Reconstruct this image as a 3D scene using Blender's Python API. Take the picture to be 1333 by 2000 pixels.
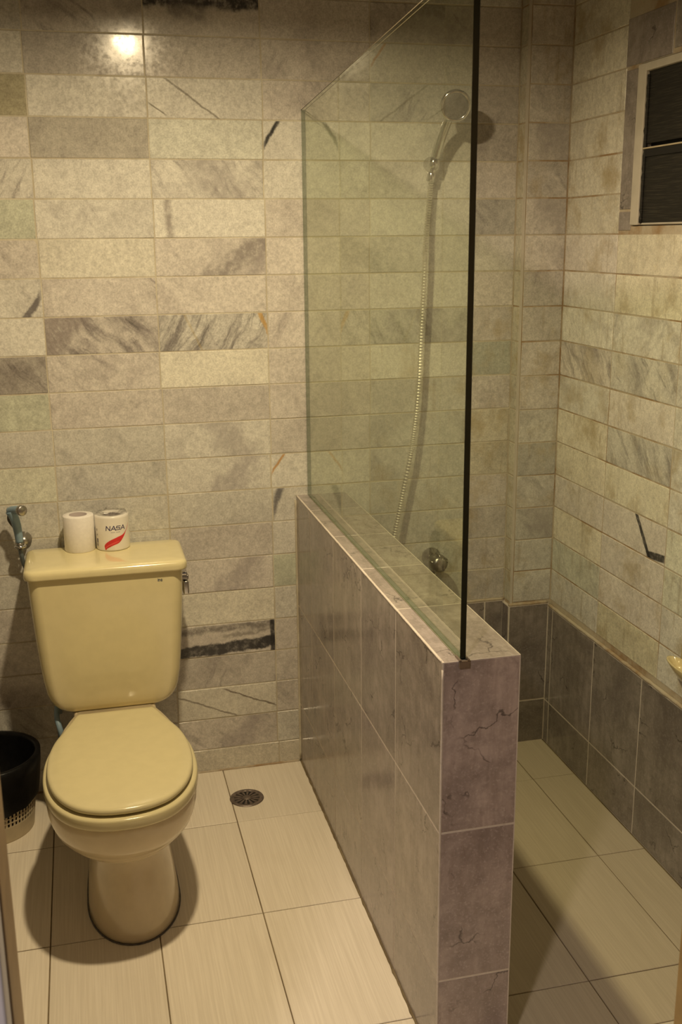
import bpy, math, random
from mathutils import Vector, Matrix, noise as mnoise
random.seed(11)
PI = math.pi
S = bpy.context.scene
for o in list(bpy.data.objects): bpy.data.objects.remove(o)
COL = S.collection

# ------------------------------------------------------------------ camera
cam_d = bpy.data.cameras.new('camera'); cam = bpy.data.objects.new('camera', cam_d); COL.objects.link(cam)
S.camera = cam
YAW, PITCH, ROLL, FPX = math.radians(-13.6932), math.radians(-14.6116), math.radians(-0.5219), 2060.9
fw = Vector((-math.sin(YAW)*math.cos(PITCH), math.cos(YAW)*math.cos(PITCH), math.sin(PITCH)))
rt = Vector((math.cos(YAW), math.sin(YAW), 0)); up = rt.cross(fw)
rt2 = rt*math.cos(ROLL)+up*math.sin(ROLL); up2 = -rt*math.sin(ROLL)+up*math.cos(ROLL)
mw = Matrix((rt2, up2, -fw)).transposed().to_4x4(); mw.translation = (-0.2133, -2.9839, 1.6039)
cam.matrix_world = mw
cam_d.sensor_fit = 'VERTICAL'; cam_d.sensor_height = 22.3; cam_d.sensor_width = 14.9
cam_d.lens = 22.3*FPX/2000.0
cam_d.clip_start = 0.02
cam_d.dof.use_dof = True; cam_d.dof.focus_distance = 2.6; cam_d.dof.aperture_fstop = 5.6

# ------------------------------------------------------------------ world, light, exposure
W = bpy.data.worlds.new('world'); S.world = W; W.use_nodes = True
bg = W.node_tree.nodes['Background']; bg.inputs[0].default_value = (0.62, 0.58, 0.70, 1); bg.inputs[1].default_value = 0.07
LAMP = Vector((0.02, -1.06, 2.262))
ld = bpy.data.lights.new('ceiling_lamp_light', 'AREA'); ld.shape = 'DISK'; ld.size = 0.075
ld.energy = 27.5; ld.color = (1.0, 0.785, 0.47)
lo = bpy.data.objects.new('ceiling_lamp_light', ld); COL.objects.link(lo); lo.location = LAMP + Vector((0, 0, .008))
HALL = Vector((-0.75, -2.90, 2.25))                 # cooler lamp of the hallway behind the doorway
l2 = bpy.data.lights.new('hallway_lamp_light', 'AREA'); l2.shape = 'DISK'; l2.size = 0.12
l2.energy = 25.0; l2.color = (1.0, 0.83, 0.71)
l2o = bpy.data.objects.new('hallway_lamp_light', l2); COL.objects.link(l2o); l2o.location = HALL
S.view_settings.view_transform = 'Standard'; S.view_settings.look = 'None'
S.view_settings.gamma = 1.0; S.view_settings.use_curve_mapping = False
S.view_settings.exposure = 0.0

# ------------------------------------------------------------------ helpers
def tag(o, label=None, cat=None, group=None, kind=None):
    if label: o['label'] = label
    if cat: o['category'] = cat
    if group: o['group'] = group
    if kind: o['kind'] = kind
    return o
def link(name, me, mat=None, parent=None, smooth=False, loc=None, rot=None):
    o = bpy.data.objects.new(name, me); COL.objects.link(o)
    if mat is not None and me is not None and not me.materials: me.materials.append(mat)
    if parent is not None: o.parent = parent
    if loc is not None: o.location = loc
    if rot is not None: o.rotation_euler = rot
    if smooth:
        for p in me.polygons: p.use_smooth = True
    return o
def empty(name, loc=(0,0,0)):
    o = bpy.data.objects.new(name, None); COL.objects.link(o); o.location = loc; o.empty_display_size = .05
    return o
def mesh(name, v, f):
    me = bpy.data.meshes.new(name); me.from_pydata([tuple(a) for a in v], [], f); me.validate(); me.update(); return me
class MB:
    def __init__(s): s.v = []; s.f = []; s.mi = []
    def add(s, v, f, mi=0):
        n = len(s.v); s.v += [tuple(a) for a in v]; s.f += [tuple(i+n for i in q) for q in f]; s.mi += [mi]*len(f); return s
    def box(s, x0, x1, y0, y1, z0, z1, mi=0):
        v = [(x0,y0,z0),(x1,y0,z0),(x1,y1,z0),(x0,y1,z0),(x0,y0,z1),(x1,y0,z1),(x1,y1,z1),(x0,y1,z1)]
        return s.add(v, [(0,3,2,1),(4,5,6,7),(0,1,5,4),(1,2,6,5),(2,3,7,6),(3,0,4,7)], mi)
    def loft(s, loops, cap0=True, cap1=True, mi=0):
        n = len(loops[0]); v = [p for l in loops for p in l]; f = []
        for k in range(len(loops)-1):
            for i in range(n):
                j = (i+1) % n
                f.append((k*n+i, k*n+j, (k+1)*n+j, (k+1)*n+i))
        if cap0: f.append(tuple(range(n-1, -1, -1)))
        if cap1: f.append(tuple((len(loops)-1)*n+i for i in range(n)))
        return s.add(v, f, mi)
    def lathe(s, prof, n=32, M=None, mi=0, cap0=False, cap1=False):
        loops = []
        for r, z in prof:
            l = [Vector((r*math.cos(2*PI*i/n), r*math.sin(2*PI*i/n), z)) for i in range(n)]
            if M: l = [M @ p for p in l]
            loops.append(l)
        return s.loft(loops, cap0, cap1, mi)
    def tube(s, pts, rad, n=10, mi=0, caps=True):
        P = [Vector(p) for p in pts]; R = rad if hasattr(rad, '__len__') else [rad]*len(P)
        T = [(P[min(i+1,len(P)-1)]-P[max(i-1,0)]).normalized() for i in range(len(P))]
        a = Vector((0,0,1)) if abs(T[0].z) < .9 else Vector((1,0,0))
        u = T[0].cross(a).normalized(); loops = []
        for i, p in enumerate(P):
            u = (u - T[i]*u.dot(T[i])).normalized(); w = T[i].cross(u)
            loops.append([p + (u*math.cos(2*PI*k/n) + w*math.sin(2*PI*k/n))*R[i] for k in range(n)])
        return s.loft(loops, caps, caps, mi)
    def build(s, name, mats, parent=None, smooth=False, loc=None, rot=None, recalc=True):
        me = mesh(name, s.v, s.f)
        if not isinstance(mats, (list, tuple)): mats = [mats]
        for m in mats: me.materials.append(m)
        if any(s.mi):
            for p, i in zip(me.polygons, s.mi): p.material_index = i
        if recalc:
            import bmesh
            b = bmesh.new(); b.from_mesh(me); bmesh.ops.recalc_face_normals(b, faces=b.faces); b.to_mesh(me); b.free()
        return link(name, me, None, parent, smooth, loc, rot)
def bevel(o, w=.002, seg=2, angle=35):
    m = o.modifiers.new('bevel', 'BEVEL'); m.width = w; m.segments = seg; m.limit_method = 'ANGLE'; m.angle_limit = math.radians(angle)
    for p in o.data.polygons: p.use_smooth = True
    wn = o.modifiers.new('wn', 'WEIGHTED_NORMAL'); wn.keep_sharp = True
    return o
def spline(pts, n):
    P = [Vector(p) for p in pts]; P = [P[0]*2-P[1]] + P + [P[-1]*2-P[-2]]; out = []
    for i in range(1, len(P)-2):
        for k in range(n):
            t = k/n; a, b, c, d = P[i-1], P[i], P[i+1], P[i+2]
            out.append(.5*((2*b)+(c-a)*t+(2*a-5*b+4*c-d)*t*t+(3*b-a-3*c+d)*t**3))
    out.append(P[-2]); return out
def rrect(x0, x1, y0, y1, r, z, n=6):
    out = []
    for cx, cy, a0 in ((x1-r, y1-r, 0), (x0+r, y1-r, 90), (x0+r, y0+r, 180), (x1-r, y0+r, 270)):
        for k in range(n+1):
            a = math.radians(a0+90*k/n); out.append(Vector((cx+r*math.cos(a), cy+r*math.sin(a), z)))
    return out

# ------------------------------------------------------------------ materials
class NT:
    def __init__(s, name):
        s.m = bpy.data.materials.new(name); s.m.use_nodes = True; s.t = s.m.node_tree; s.n = s.t.nodes
        s.b = s.n['Principled BSDF']; s.out = s.n['Material Output']
    def N(s, typ, **kw):
        n = s.n.new(typ)
        for k, v in kw.items(): setattr(n, k, v)
        return n
    def L(s, a, b): s.t.links.new(a, b)
    def val(s, sock, v):
        if hasattr(v, 'is_linked') or isinstance(v, bpy.types.NodeSocket): s.L(v, sock)
        else: sock.default_value = v
    def math(s, op, a, b=0.0, c=None, clamp=False):
        n = s.N('ShaderNodeMath', operation=op, use_clamp=clamp); s.val(n.inputs[0], a); s.val(n.inputs[1], b)
        if c is not None: s.val(n.inputs[2], c)
        return n.outputs[0]
    def mix(s, f, a, b, mode='MIX'):
        n = s.N('ShaderNodeMix', data_type='RGBA', blend_type=mode); s.val(n.inputs[0], f)
        for k, v in ((6, a), (7, b)):
            if isinstance(v, (tuple, list)): v = tuple(v)+(1,) if len(v) == 3 else v
            s.val(n.inputs[k], v)
        return n.outputs[2]
    def noise(s, vec, scale, detail=3, rough=.5, dist=0):
        n = s.N('ShaderNodeTexNoise'); s.L(vec, n.inputs['Vector']); n.inputs['Scale'].default_value = scale
        n.inputs['Detail'].default_value = detail; n.inputs['Roughness'].default_value = rough; n.inputs['Distortion'].default_value = dist
        return n.outputs['Fac']
    def ramp(s, f, lo, hi, a=0., b=1.):
        n = s.N('ShaderNodeMapRange'); n.clamp = True; n.interpolation_type = 'SMOOTHSTEP'
        s.val(n.inputs[0], f); n.inputs[1].default_value = lo; n.inputs[2].default_value = hi; n.inputs[3].default_value = a; n.inputs[4].default_value = b
        return n.outputs[0]
    def mapping(s, vec, rot=(0,0,0), sc=(1,1,1), loc=None):
        n = s.N('ShaderNodeMapping'); s.L(vec, n.inputs[0]); n.inputs['Rotation'].default_value = rot; n.inputs['Scale'].default_value = sc
        return n.outputs[0]
    def bump(s, h, st=.3, d=.001):
        n = s.N('ShaderNodeBump'); n.inputs['Strength'].default_value = st; n.inputs['Distance'].default_value = d
        s.L(h, n.inputs['Height']); s.L(n.outputs[0], s.b.inputs['Normal']); return n
    def coords(s, offset=True):
        tc = s.N('ShaderNodeTexCoord'); oi = s.N('ShaderNodeObjectInfo')
        if not offset: return tc.outputs['Object'], tc.outputs['Object'], oi
        c = s.N('ShaderNodeCombineXYZ')
        s.L(s.math('MULTIPLY', oi.outputs['Random'], 41.0), c.inputs[0]); s.L(s.math('MULTIPLY', oi.outputs['Random'], 173.0), c.inputs[1]); s.L(s.math('MULTIPLY', oi.outputs['Random'], 97.0), c.inputs[2])
        a = s.N('ShaderNodeVectorMath', operation='ADD'); s.L(tc.outputs['Object'], a.inputs[0]); s.L(c.outputs[0], a.inputs[1])
        return a.outputs[0], tc.outputs['Object'], oi
    def set(s, **kw):
        for k, v in kw.items(): s.val(s.b.inputs[k.replace('_', ' ')], v if not (isinstance(v, tuple) and len(v) == 3) else v+(1,))
        return s

def plain(name, col, rough=.4, metal=0., var=.06, scale=30, coat=0., bump=0.):
    t = NT(name); c, o, oi = t.coords(False); n = t.noise(c, scale, 4)
    t.L(t.mix(t.ramp(n, .3, .7), tuple(x*(1-var) for x in col), tuple(min(1, x*(1+var)) for x in col)), t.b.inputs['Base Color'])
    t.set(Roughness=rough, Metallic=metal)
    if coat: t.set(Coat_Weight=coat, Coat_Roughness=.08)
    if bump: t.bump(t.noise(c, scale*4, 3), bump, .0008)
    return t.m

def marble(name, bands=(), heavy=None, ang=-50, stain=0.):
    """marble tile; obj.color rgb = tint of that slab, alpha = how veined it is. bands: (angle, offset, width, soft, wobble, colour, strength, xmin, xmax)"""
    t = NT(name); c, o, oi = t.coords(); A = oi.outputs['Alpha']
    cloud = t.ramp(t.noise(c, 8, 7, .62, .9), .40, .72)
    def stk(an, sx, sz, lo, hi, warp=.12):
        wn = t.N('ShaderNodeTexNoise'); t.L(c, wn.inputs['Vector']); wn.inputs['Scale'].default_value = 9; wn.inputs['Detail'].default_value = 5
        ad = t.N('ShaderNodeVectorMath', operation='MULTIPLY_ADD'); t.L(wn.outputs['Color'], ad.inputs[0]); ad.inputs[1].default_value = (warp*.5, warp*.5, warp*.5); t.L(c, ad.inputs[2])
        m = t.mapping(t.mapping(ad.outputs[0], (0, math.radians(an), 0)), (0,0,0), (sx, sx, sz)); return t.ramp(t.noise(m, 1.0, 7, .66, .2), lo, hi)
    st = stk(ang, 8, 46, .47, .70); st2 = stk(-ang+15, 6, 40, .50, .72)
    where = t.ramp(t.noise(c, 6, 3), .42, .62)
    sel = t.math('GREATER_THAN', t.math('FRACT', t.math('MULTIPLY', oi.outputs['Random'], 7.31)), .45)
    stm = t.N('ShaderNodeMix', data_type='FLOAT'); t.L(sel, stm.inputs[0]); t.L(st2, stm.inputs[2]); t.L(st, stm.inputs[3])
    veins = t.math('MULTIPLY', stm.outputs[0], where)
    grain = t.noise(c, 240, 3, .6); grain2 = t.noise(c, 75, 4, .6)
    base = t.mix(t.math('MULTIPLY', cloud, t.math('MULTIPLY_ADD', A, .55, .22)), (.69, .68, .64), (.40, .378, .365))
    base = t.mix(t.math('MULTIPLY', t.math('MULTIPLY', veins, A), .85, clamp=True), base, (.235, .215, .22))
    if heavy:
        hv = stk(heavy[0], 5, heavy[1], .42, .66, .10); base = t.mix(t.math('MULTIPLY', hv, heavy[2]), base, (.19, .172, .175))
        h3 = stk(heavy[0]+8, 7, heavy[1]*1.7, .55, .68, .10); base = t.mix(t.math('MULTIPLY', h3, heavy[2]*.8), base, (.11, .10, .10))
    base = t.mix(1.0, base, oi.outputs['Color'], 'MULTIPLY')
    g = t.math('ADD', t.ramp(grain, .25, .75, .84, 1.13), t.ramp(grain2, .25, .75, -.13, .11))
    gg = t.N('ShaderNodeCombineColor'); [t.L(g, gg.inputs[i]) for i in range(3)]
    base = t.mix(1.0, base, gg.outputs[0], 'MULTIPLY')
    sp = t.N('ShaderNodeSeparateXYZ'); t.L(o, sp.inputs[0])
    if stain:
        sm = t.math('MULTIPLY', t.ramp(t.noise(c, 9, 6, .65), .48, .72), stain); base = t.mix(sm, base, (.40, .31, .155))
        sv = t.ramp(t.noise(t.mapping(c, (0,0,0), (45, 45, 5)), 1.0, 4, .6), .56, .72); base = t.mix(t.math('MULTIPLY', sv, stain*.7), base, (.34, .27, .17))
    for (an, off, w, soft, wob, col, stg, x0, x1) in bands:
        a = math.radians(an)
        dd = t.math('ADD', t.math('MULTIPLY', sp.outputs[0], math.cos(a)), t.math('MULTIPLY', sp.outputs[2], math.sin(a)))
        wb = t.math('MULTIPLY', t.math('SUBTRACT', t.noise(o, 18, 8, .68), .5), wob)
        dd = t.math('ABSOLUTE', t.math('ADD', t.math('SUBTRACT', dd, off), wb))
        mk = t.ramp(dd, w, w+soft, 1., 0.)
        if x0 is not None:
            mk = t.math('MULTIPLY', mk, t.math('MULTIPLY', t.ramp(sp.outputs[0], x0, x0+.02), t.ramp(sp.outputs[0], x1-.02, x1, 1., 0.)))
        brk = t.ramp(t.noise(o, 42, 6, .7), .28, .56, .25 if soft > .009 else .7, 1.)
        base = t.mix(t.math('MULTIPLY', t.math('MULTIPLY', mk, stg), brk), base, col)
    t.L(base, t.b.inputs['Base Color'])
    t.L(t.ramp(grain2, .3, .7, .11, .19), t.b.inputs['Roughness'])
    h = t.math('ADD', t.math('MULTIPLY', t.noise(c, 12, 2), 1.0), t.math('MULTIPLY', grain, .035))
    t.bump(h, .15, .0025)
    return t.m

def grey_tile(name):
    t = NT(name); c, o, oi = t.coords()
    cl = t.noise(c, 7, 6, .62, .5); ve = t.noise(t.mapping(c, (0,0,0), (55, 55, 7)), 1.0, 4, .6)
    base = t.mix(t.ramp(cl, .3, .72), (.24, .213, .203), (.44, .398, .375))
    base = t.mix(t.ramp(ve, .35, .75, 0, .5), base, (.20, .170, .152))
    mid = t.noise(c, 38, 5, .65); base = t.mix(t.ramp(mid, .38, .72, 0, .45), base, (.165, .145, .135))
    fine = t.noise(c, 190, 3, .6); base = t.mix(t.ramp(fine, .50, .78, 0, .5), base, (.50, .46, .45))
    v = t.N('ShaderNodeTexVoronoi', feature='DISTANCE_TO_EDGE'); v.inputs['Scale'].default_value = 8.0
    wob = t.N('ShaderNodeTexNoise'); t.L(c, wob.inputs['Vector']); wob.inputs['Scale'].default_value = 22; wob.inputs['Detail'].default_value = 5
    ad = t.N('ShaderNodeVectorMath', operation='MULTIPLY_ADD'); t.L(wob.outputs['Color'], ad.inputs[0]); ad.inputs[1].default_value = (.09, .09, .09); t.L(c, ad.inputs[2])
    t.L(ad.outputs[0], v.inputs['Vector'])
    crack = t.math('MULTIPLY', t.ramp(v.outputs['Distance'], .002, .022, 1, 0), t.ramp(t.noise(c, 9, 3), .50, .62))
    base = t.mix(t.math('MULTIPLY', crack, .75), base, (.055, .048, .048))
    base = t.mix(1.0, base, oi.outputs['Color'], 'MULTIPLY')
    t.L(base, t.b.inputs['Base Color']); t.L(t.ramp(cl, .3, .7, .15, .25), t.b.inputs['Roughness'])
    t.bump(t.math('ADD', t.math('MULTIPLY', fine, .3), cl), .25, .001)
    return t.m

def floor_tile(name):
    t = NT(name); c, o, oi = t.coords()
    s1 = t.noise(t.mapping(c, (0,0,0), (260, 260, 5)), 1.0, 3, .55); s2 = t.noise(t.mapping(c, (0,0,0), (60, 60, 2.5)), 1.0, 3, .5)
    base = t.mix(t.ramp(s1, .3, .75), (.74, .675, .575), (.84, .775, .670))
    base = t.mix(t.ramp(s2, .45, .8, 0, .30), base, (.66, .595, .495))
    bl = t.noise(c, 6, 4); base = t.mix(t.ramp(bl, .5, .8, 0, .16), base, (.60, .53, .42))
    base = t.mix(1.0, base, oi.outputs['Color'], 'MULTIPLY')
    t.L(base, t.b.inputs['Base Color']); t.set(Roughness=.36)
    t.bump(s1, .12, .0006); return t.m

def grout(name, a, b, scale=9):
    t = NT(name); tc = t.N('ShaderNodeTexCoord'); c = tc.outputs['Object']
    n = t.noise(c, scale, 5, .65); base = t.mix(t.ramp(n, .42, .66), a, b)
    base = t.mix(t.ramp(t.noise(c, 140, 3), .5, .8, 0, .3), base, tuple(x*.55 for x in a))
    t.L(base, t.b.inputs['Base Color']); t.set(Roughness=.9); t.bump(t.noise(c, 220, 3), .5, .001); return t.m

M = {}
DK = (.022, .022, .026)
M['marble'] = marble('marble')
M['marble_b'] = marble('marble_steep', ang=58)
M['m_stain'] = marble('marble_stained', stain=.55)
M['m_stain_b'] = marble('marble_stained_steep', ang=58, stain=.7)
M['m_blacktop'] = marble('marble_black_top', [(90, .058, .030, .018, .05, DK, .93, None, None), (90, .02, .012, .03, .06, (.10,.09,.09), .6, -.10, .02)])
M['m_diag'] = marble('marble_black_slash', [(-32, -.118, .0022, .006, .018, DK, .95, -.16, -.085)])
M['m_band'] = marble('marble_black_band', [(93, -.026, .014, .008, .035, DK, .97, None, None), (92, .036, .002, .016, .05, (.10,.09,.085), .75, None, None), (97, .008, .001, .010, .05, (.13,.115,.10), .6, -.02, .15), (0, .143, .004, .006, .012, DK, .95, None, None)])
M['m_orange'] = marble('marble_streaked', [(24, .139, .0025, .006, .016, (.55,.33,.08), .8, None, None), (26, -.052, .0008, .004, .02, (.40,.30,.10), .35, None, None)], heavy=(62, 34, .8))
M['m_streak'] = marble('marble_dark_streaked', [(-42, -.10, .02, .04, .09, (.24,.205,.20), .7, None, None)], heavy=(-52, 22, .8))
M['m_thin'] = marble('marble_thin_veins', [(66, .035, .0010, .003, .020, (.14,.11,.08), .85, -.02, .16), (66, -.033, .0010, .003, .016, (.16,.13,.10), .75, -.16, .04)])
M['m_thin2'] = marble('marble_two_veins', [(55, -.096, .0008, .002, .008, (.16,.14,.10), .8, -.16, -.095), (55, -.0205, .0008, .003, .014, (.17,.15,.12), .7, -.12, .06)])
M['m_smudge'] = marble('marble_smudged', [(2, -.112, .002, .014, .02, (.27,.24,.225), .75, -.16, -.07)])
M['m_cloud'] = marble('marble_dark_clouds', [(-52, .055, .004, .040, .11, (.23,.205,.20), .75, None, None), (-30, .125, .004, .030, .09, (.27,.24,.245), .6, None, None)])
M['m_cloud2'] = marble('marble_pale_clouds', [(35, .03, .012, .055, .14, (.33,.30,.295), .55, None, None)])
M['m_rust'] = marble('marble_rust_vein', [(-35, -.118, .0012, .004, .014, (.52,.28,.08), .85, -.16, -.05)])
M['m_darkdiag'] = marble('marble_grey_vein', [(-20, -.133, .004, .012, .02, (.12,.115,.13), .85, -.16, -.06)])
M['m_vein_left'] = marble('marble_dark_vein', [(-35, .118, .004, .008, .03, (.10,.09,.10), .85, .06, .16)])
M['m_spots'] = marble('marble_spotted', [(-35, .05, .010, .05, .16, (.28,.245,.26), .5, -.06, .14)], ang=-35)
M['m_slash_right'] = marble('marble_black_zigzag', [(38, .0433, .0050, .004, .012, DK, .96, -.02, .115), (96, -.050, .008, .004, .010, DK, .95, .072, .18)])
M['m_grey_right'] = marble('marble_grey_streaks', [], heavy=(-50, 26, .6), stain=.3)
M['grout'] = grout('grout_cream', (.50, .45, .35), (.62, .58, .47))
M['grout_rust'] = grout('grout_stained', (.52, .46, .36), (.34, .22, .11), 6)
M['grout_white'] = grout('grout_pale', (.60, .54, .48), (.70, .64, .58), 8)
M['grout_floor'] = grout('grout_floor', (.15, .11, .06), (.24, .19, .11), 5)
M['grey'] = grey_tile('grey_stone_tile')
M['floor'] = floor_tile('cream_streaked_tile')
M['ceramic'] = plain('cream_ceramic', (.80, .72, .43), .16, var=.02, coat=.5)
M['ceramic_bowl'] = plain('beige_ceramic', (.70, .60, .41), .2, var=.03, coat=.4)
M['seat'] = plain('cream_plastic', (.66, .595, .36), .20, var=.02)
M['chrome'] = plain('chrome', (.60, .59, .57), .16, 1.0, var=.04)
M['chrome_dull'] = plain('chrome_dull', (.42, .40, .37), .32, 1.0, var=.12, scale=60)
M['hose'] = plain('bright_ribbed_metal', (.80, .78, .72), .30, .85, var=.05)
M['dark'] = plain('dark_void', (.012, .011, .010), .8)
M['rubber'] = plain('grey_rubber', (.10, .09, .08), .5, var=.2, scale=80)
M['blue'] = plain('blue_grey_plastic', (.225, .33, .43), .38, var=.08)
M['blue_hose'] = plain('blue_grey_hose', (.17, .21, .23), .45, var=.12)
M['paper'] = plain('white_paper', (.86, .83, .80), .85, var=.03, scale=120, bump=.25)
M['card'] = plain('grey_card_core', (.44, .38, .37), .9, var=.05)
M['wrap'] = plain('white_plastic_wrap', (.85, .82, .76), .3, var=.03, coat=.4)
M['red'] = plain('red_print', (.62, .030, .035), .35, var=.10, scale=50)
M['red2'] = plain('bright_red_print', (.78, .10, .09), .35, var=.05)
M['navy'] = plain('navy_print', (.030, .022, .10), .35, var=.1)
M['logo'] = plain('blue_grey_print', (.07, .11, .20), .4, var=.05)
M['bag'] = plain('black_plastic_film', (.006, .006, .0065), .36, var=.3, scale=40, bump=.3)
M['bag'].node_tree.nodes['Principled BSDF'].inputs['Specular IOR Level'].default_value = .22
M['binp'] = plain('beige_plastic', (.52, .44, .30), .45, var=.06)
M['drain'] = plain('tarnished_metal', (.23, .19, .17), .42, .75, var=.25, scale=70)
M['white_paint'] = plain('white_paint', (.56, .52, .45), .55, var=.06, scale=24, bump=.3)
M['plaster'] = plain('plaster', (.20, .18, .155), .8, var=.05, scale=8, bump=.2)
M['outer'] = plain('cool_lit_white_paint', (.68, .66, .70), .6, var=.03, scale=8)  # white paint, with the lavender cast of cool light put into its colour
M['wood'] = plain('brown_painted_wood', (.36, .25, .14), .5, var=.12, scale=18)
M['wood_y'] = plain('yellow_brown_wood', (.33, .22, .08), .5, var=.12, scale=18)
M['cream_dish'] = plain('cream_glazed_ceramic', (.70, .60, .34), .2, var=.03, coat=.4)
M['seal'] = plain('dull_silicone', (.20, .19, .13), .5, var=.15)
M['arris'] = plain('dark_glass_arris', (.085, .070, .045), .4, var=.1)
M['clip'] = plain('brown_metal_clip', (.26, .21, .17), .4, .6, var=.1)
def glass_mats():
    t = NT('clear_greenish_glass'); t.n.remove(t.b)
    tr = t.N('ShaderNodeBsdfTransparent'); tr.inputs[0].default_value = (.925, .952, .892, 1)
    gl = t.N('ShaderNodeBsdfGlossy'); gl.inputs['Roughness'].default_value = .012; gl.inputs[0].default_value = (.97, 1, .95, 1)
    fr = t.N('ShaderNodeFresnel'); fr.inputs['IOR'].default_value = 1.62
    ge = t.N('ShaderNodeNewGeometry'); f = t.math('MULTIPLY', fr.outputs[0], t.math('SUBTRACT', 1.0, ge.outputs['Backfacing']))
    mx = t.N('ShaderNodeMixShader'); t.L(f, mx.inputs[0]); t.L(tr.outputs[0], mx.inputs[1]); t.L(gl.outputs[0], mx.inputs[2]); t.L(mx.outputs[0], t.out.inputs[0])
    tr2 = None
    e = plain('dark_green_glass_edge', (.006, .012, .009), .12, var=.1)
    b = plain('green_glass_edge', (.10, .13, .085), .25, var=.1)
    p = NT('clear_plastic_film'); p.n.remove(p.b)
    a = p.N('ShaderNodeBsdfTransparent'); g = p.N('ShaderNodeBsdfGlossy'); g.inputs['Roughness'].default_value = .12
    lw = p.N('ShaderNodeLayerWeight'); lw.inputs[0].default_value = .45; d = p.N('ShaderNodeMixShader')
    p.L(p.math('MULTIPLY_ADD', lw.outputs['Fresnel'], .5, .12), d.inputs[0]); p.L(a.outputs[0], d.inputs[1]); p.L(g.outputs[0], d.inputs[2]); p.L(d.outputs[0], p.out.inputs[0])
    return t.m, e, b, p.m
M['glass'], M['gedge'], M['gedge2'], M['film'] = glass_mats()
def screen_mat():
    t = NT('dark_insect_mesh'); tc = t.N('ShaderNodeTexCoord'); c = tc.outputs['Object']
    s = t.noise(t.mapping(c, (0,0,0), (1, 12, 420)), 1.0, 3, .6); d = t.noise(c, 40, 5, .7)
    b = t.mix(t.ramp(s, .45, .75), (.010, .009, .007), (.040, .035, .026)); b = t.mix(t.ramp(d, .60, .85, 0, .5), b, (.06, .05, .035))
    t.L(b, t.b.inputs['Base Color']); t.set(Roughness=.7); t.bump(s, .5, .002); return t.m
M['screen'] = screen_mat()
def emit_mat():
    t = NT('warm_lamp_glass'); t.set(Base_Color=(.9,.85,.7), Roughness=.3, Emission_Color=(1., .735, .40), Emission_Strength=6.0); return t.m
M['lamp'] = emit_mat()

# ------------------------------------------------------------------ tiles
_tm = {}
def tile_mesh(w, h, t, bev, mat):
    k = (round(w,4), round(h,4), t, bev, mat.name)
    if k in _tm: return _tm[k]
    a, b = w/2, h/2
    v = [(-a,t,-b),(a,t,-b),(a,t,b),(-a,t,b), (-a,bev,-b),(a,bev,-b),(a,bev,b),(-a,bev,b), (-a+bev,0,-b+bev),(a-bev,0,-b+bev),(a-bev,0,b-bev),(-a+bev,0,b-bev)]
    f = [(0,1,5,4),(1,2,6,5),(2,3,7,6),(3,0,4,7),(4,5,9,8),(5,6,10,9),(6,7,11,10),(7,4,8,11),(8,9,10,11),(3,2,1,0)]
    me = mesh('tile', v, f); me.materials.append(mat); _tm[k] = me; return me
FACE = {'-y': (0,0,0), '-x': (0,0,-PI/2), '+x': (0,0,PI/2), '+z': (-PI/2,0,0), '+y': (0,0,PI)}
def tile(parent, face, plane, u0, u1, v0, v1, mat, tint=(1,1,1,1), gap=.003, t=.008, bev=.0012, tilt=.0, jit=.0):
    w, h = (u1-u0)-gap, (v1-v0)-gap
    me = tile_mesh(w, h, t, bev, mat); uc, vc = (u0+u1)/2, (v0+v1)/2; j = random.uniform(-jit, jit)
    loc = {'-y': (uc, plane+j, vc), '+y': (uc, plane, vc), '-x': (plane+j, uc, vc), '+x': (plane, uc, vc), '+z': (uc, vc, plane+j)}[face]
    o = bpy.data.objects.new('tile', me); COL.objects.link(o); o.parent = parent; o.location = loc
    r = FACE[face]; o.rotation_euler = (r[0]+random.uniform(-tilt, tilt), r[1]+random.uniform(-.4, .4)*tilt*(0 if face == '+z' else 1), r[2]+random.uniform(-tilt, tilt)*(0 if face == '+z' else 1))
    o.color = tint; return o

XH, XR, YF, ZT = .377, .5285, -1.318, .865
XW, YP, XP = 1.183, -.054, 1.047
XL, YD, ZC = -.76, -1.90, 2.44
H = .102; Z0 = 2.1146
ZR = [0.0] + [Z0 - H*k for k in range(20, -4, -1)]          # row joints from floor up
ZR = [z for z in ZR if z < ZC-.02]; 
if ZC-ZR[-1] > .03: ZR.append(ZC)

# ---- back wall
wb = MB().box(XL-.1, XW+.1, .0010, .14, -.05, ZC).build('wall_back', M['grout'])
tag(wb, 'back wall of veined cream marble tiles behind the toilet', 'wall', kind='structure')
GR = (.90, .965, .85); PK = (1.0, .965, .955); N_ = (1, 1, .985)
def tn(v, hue=N_, a=.5): return (v*hue[0], v*hue[1], v*hue[2], a)
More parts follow.
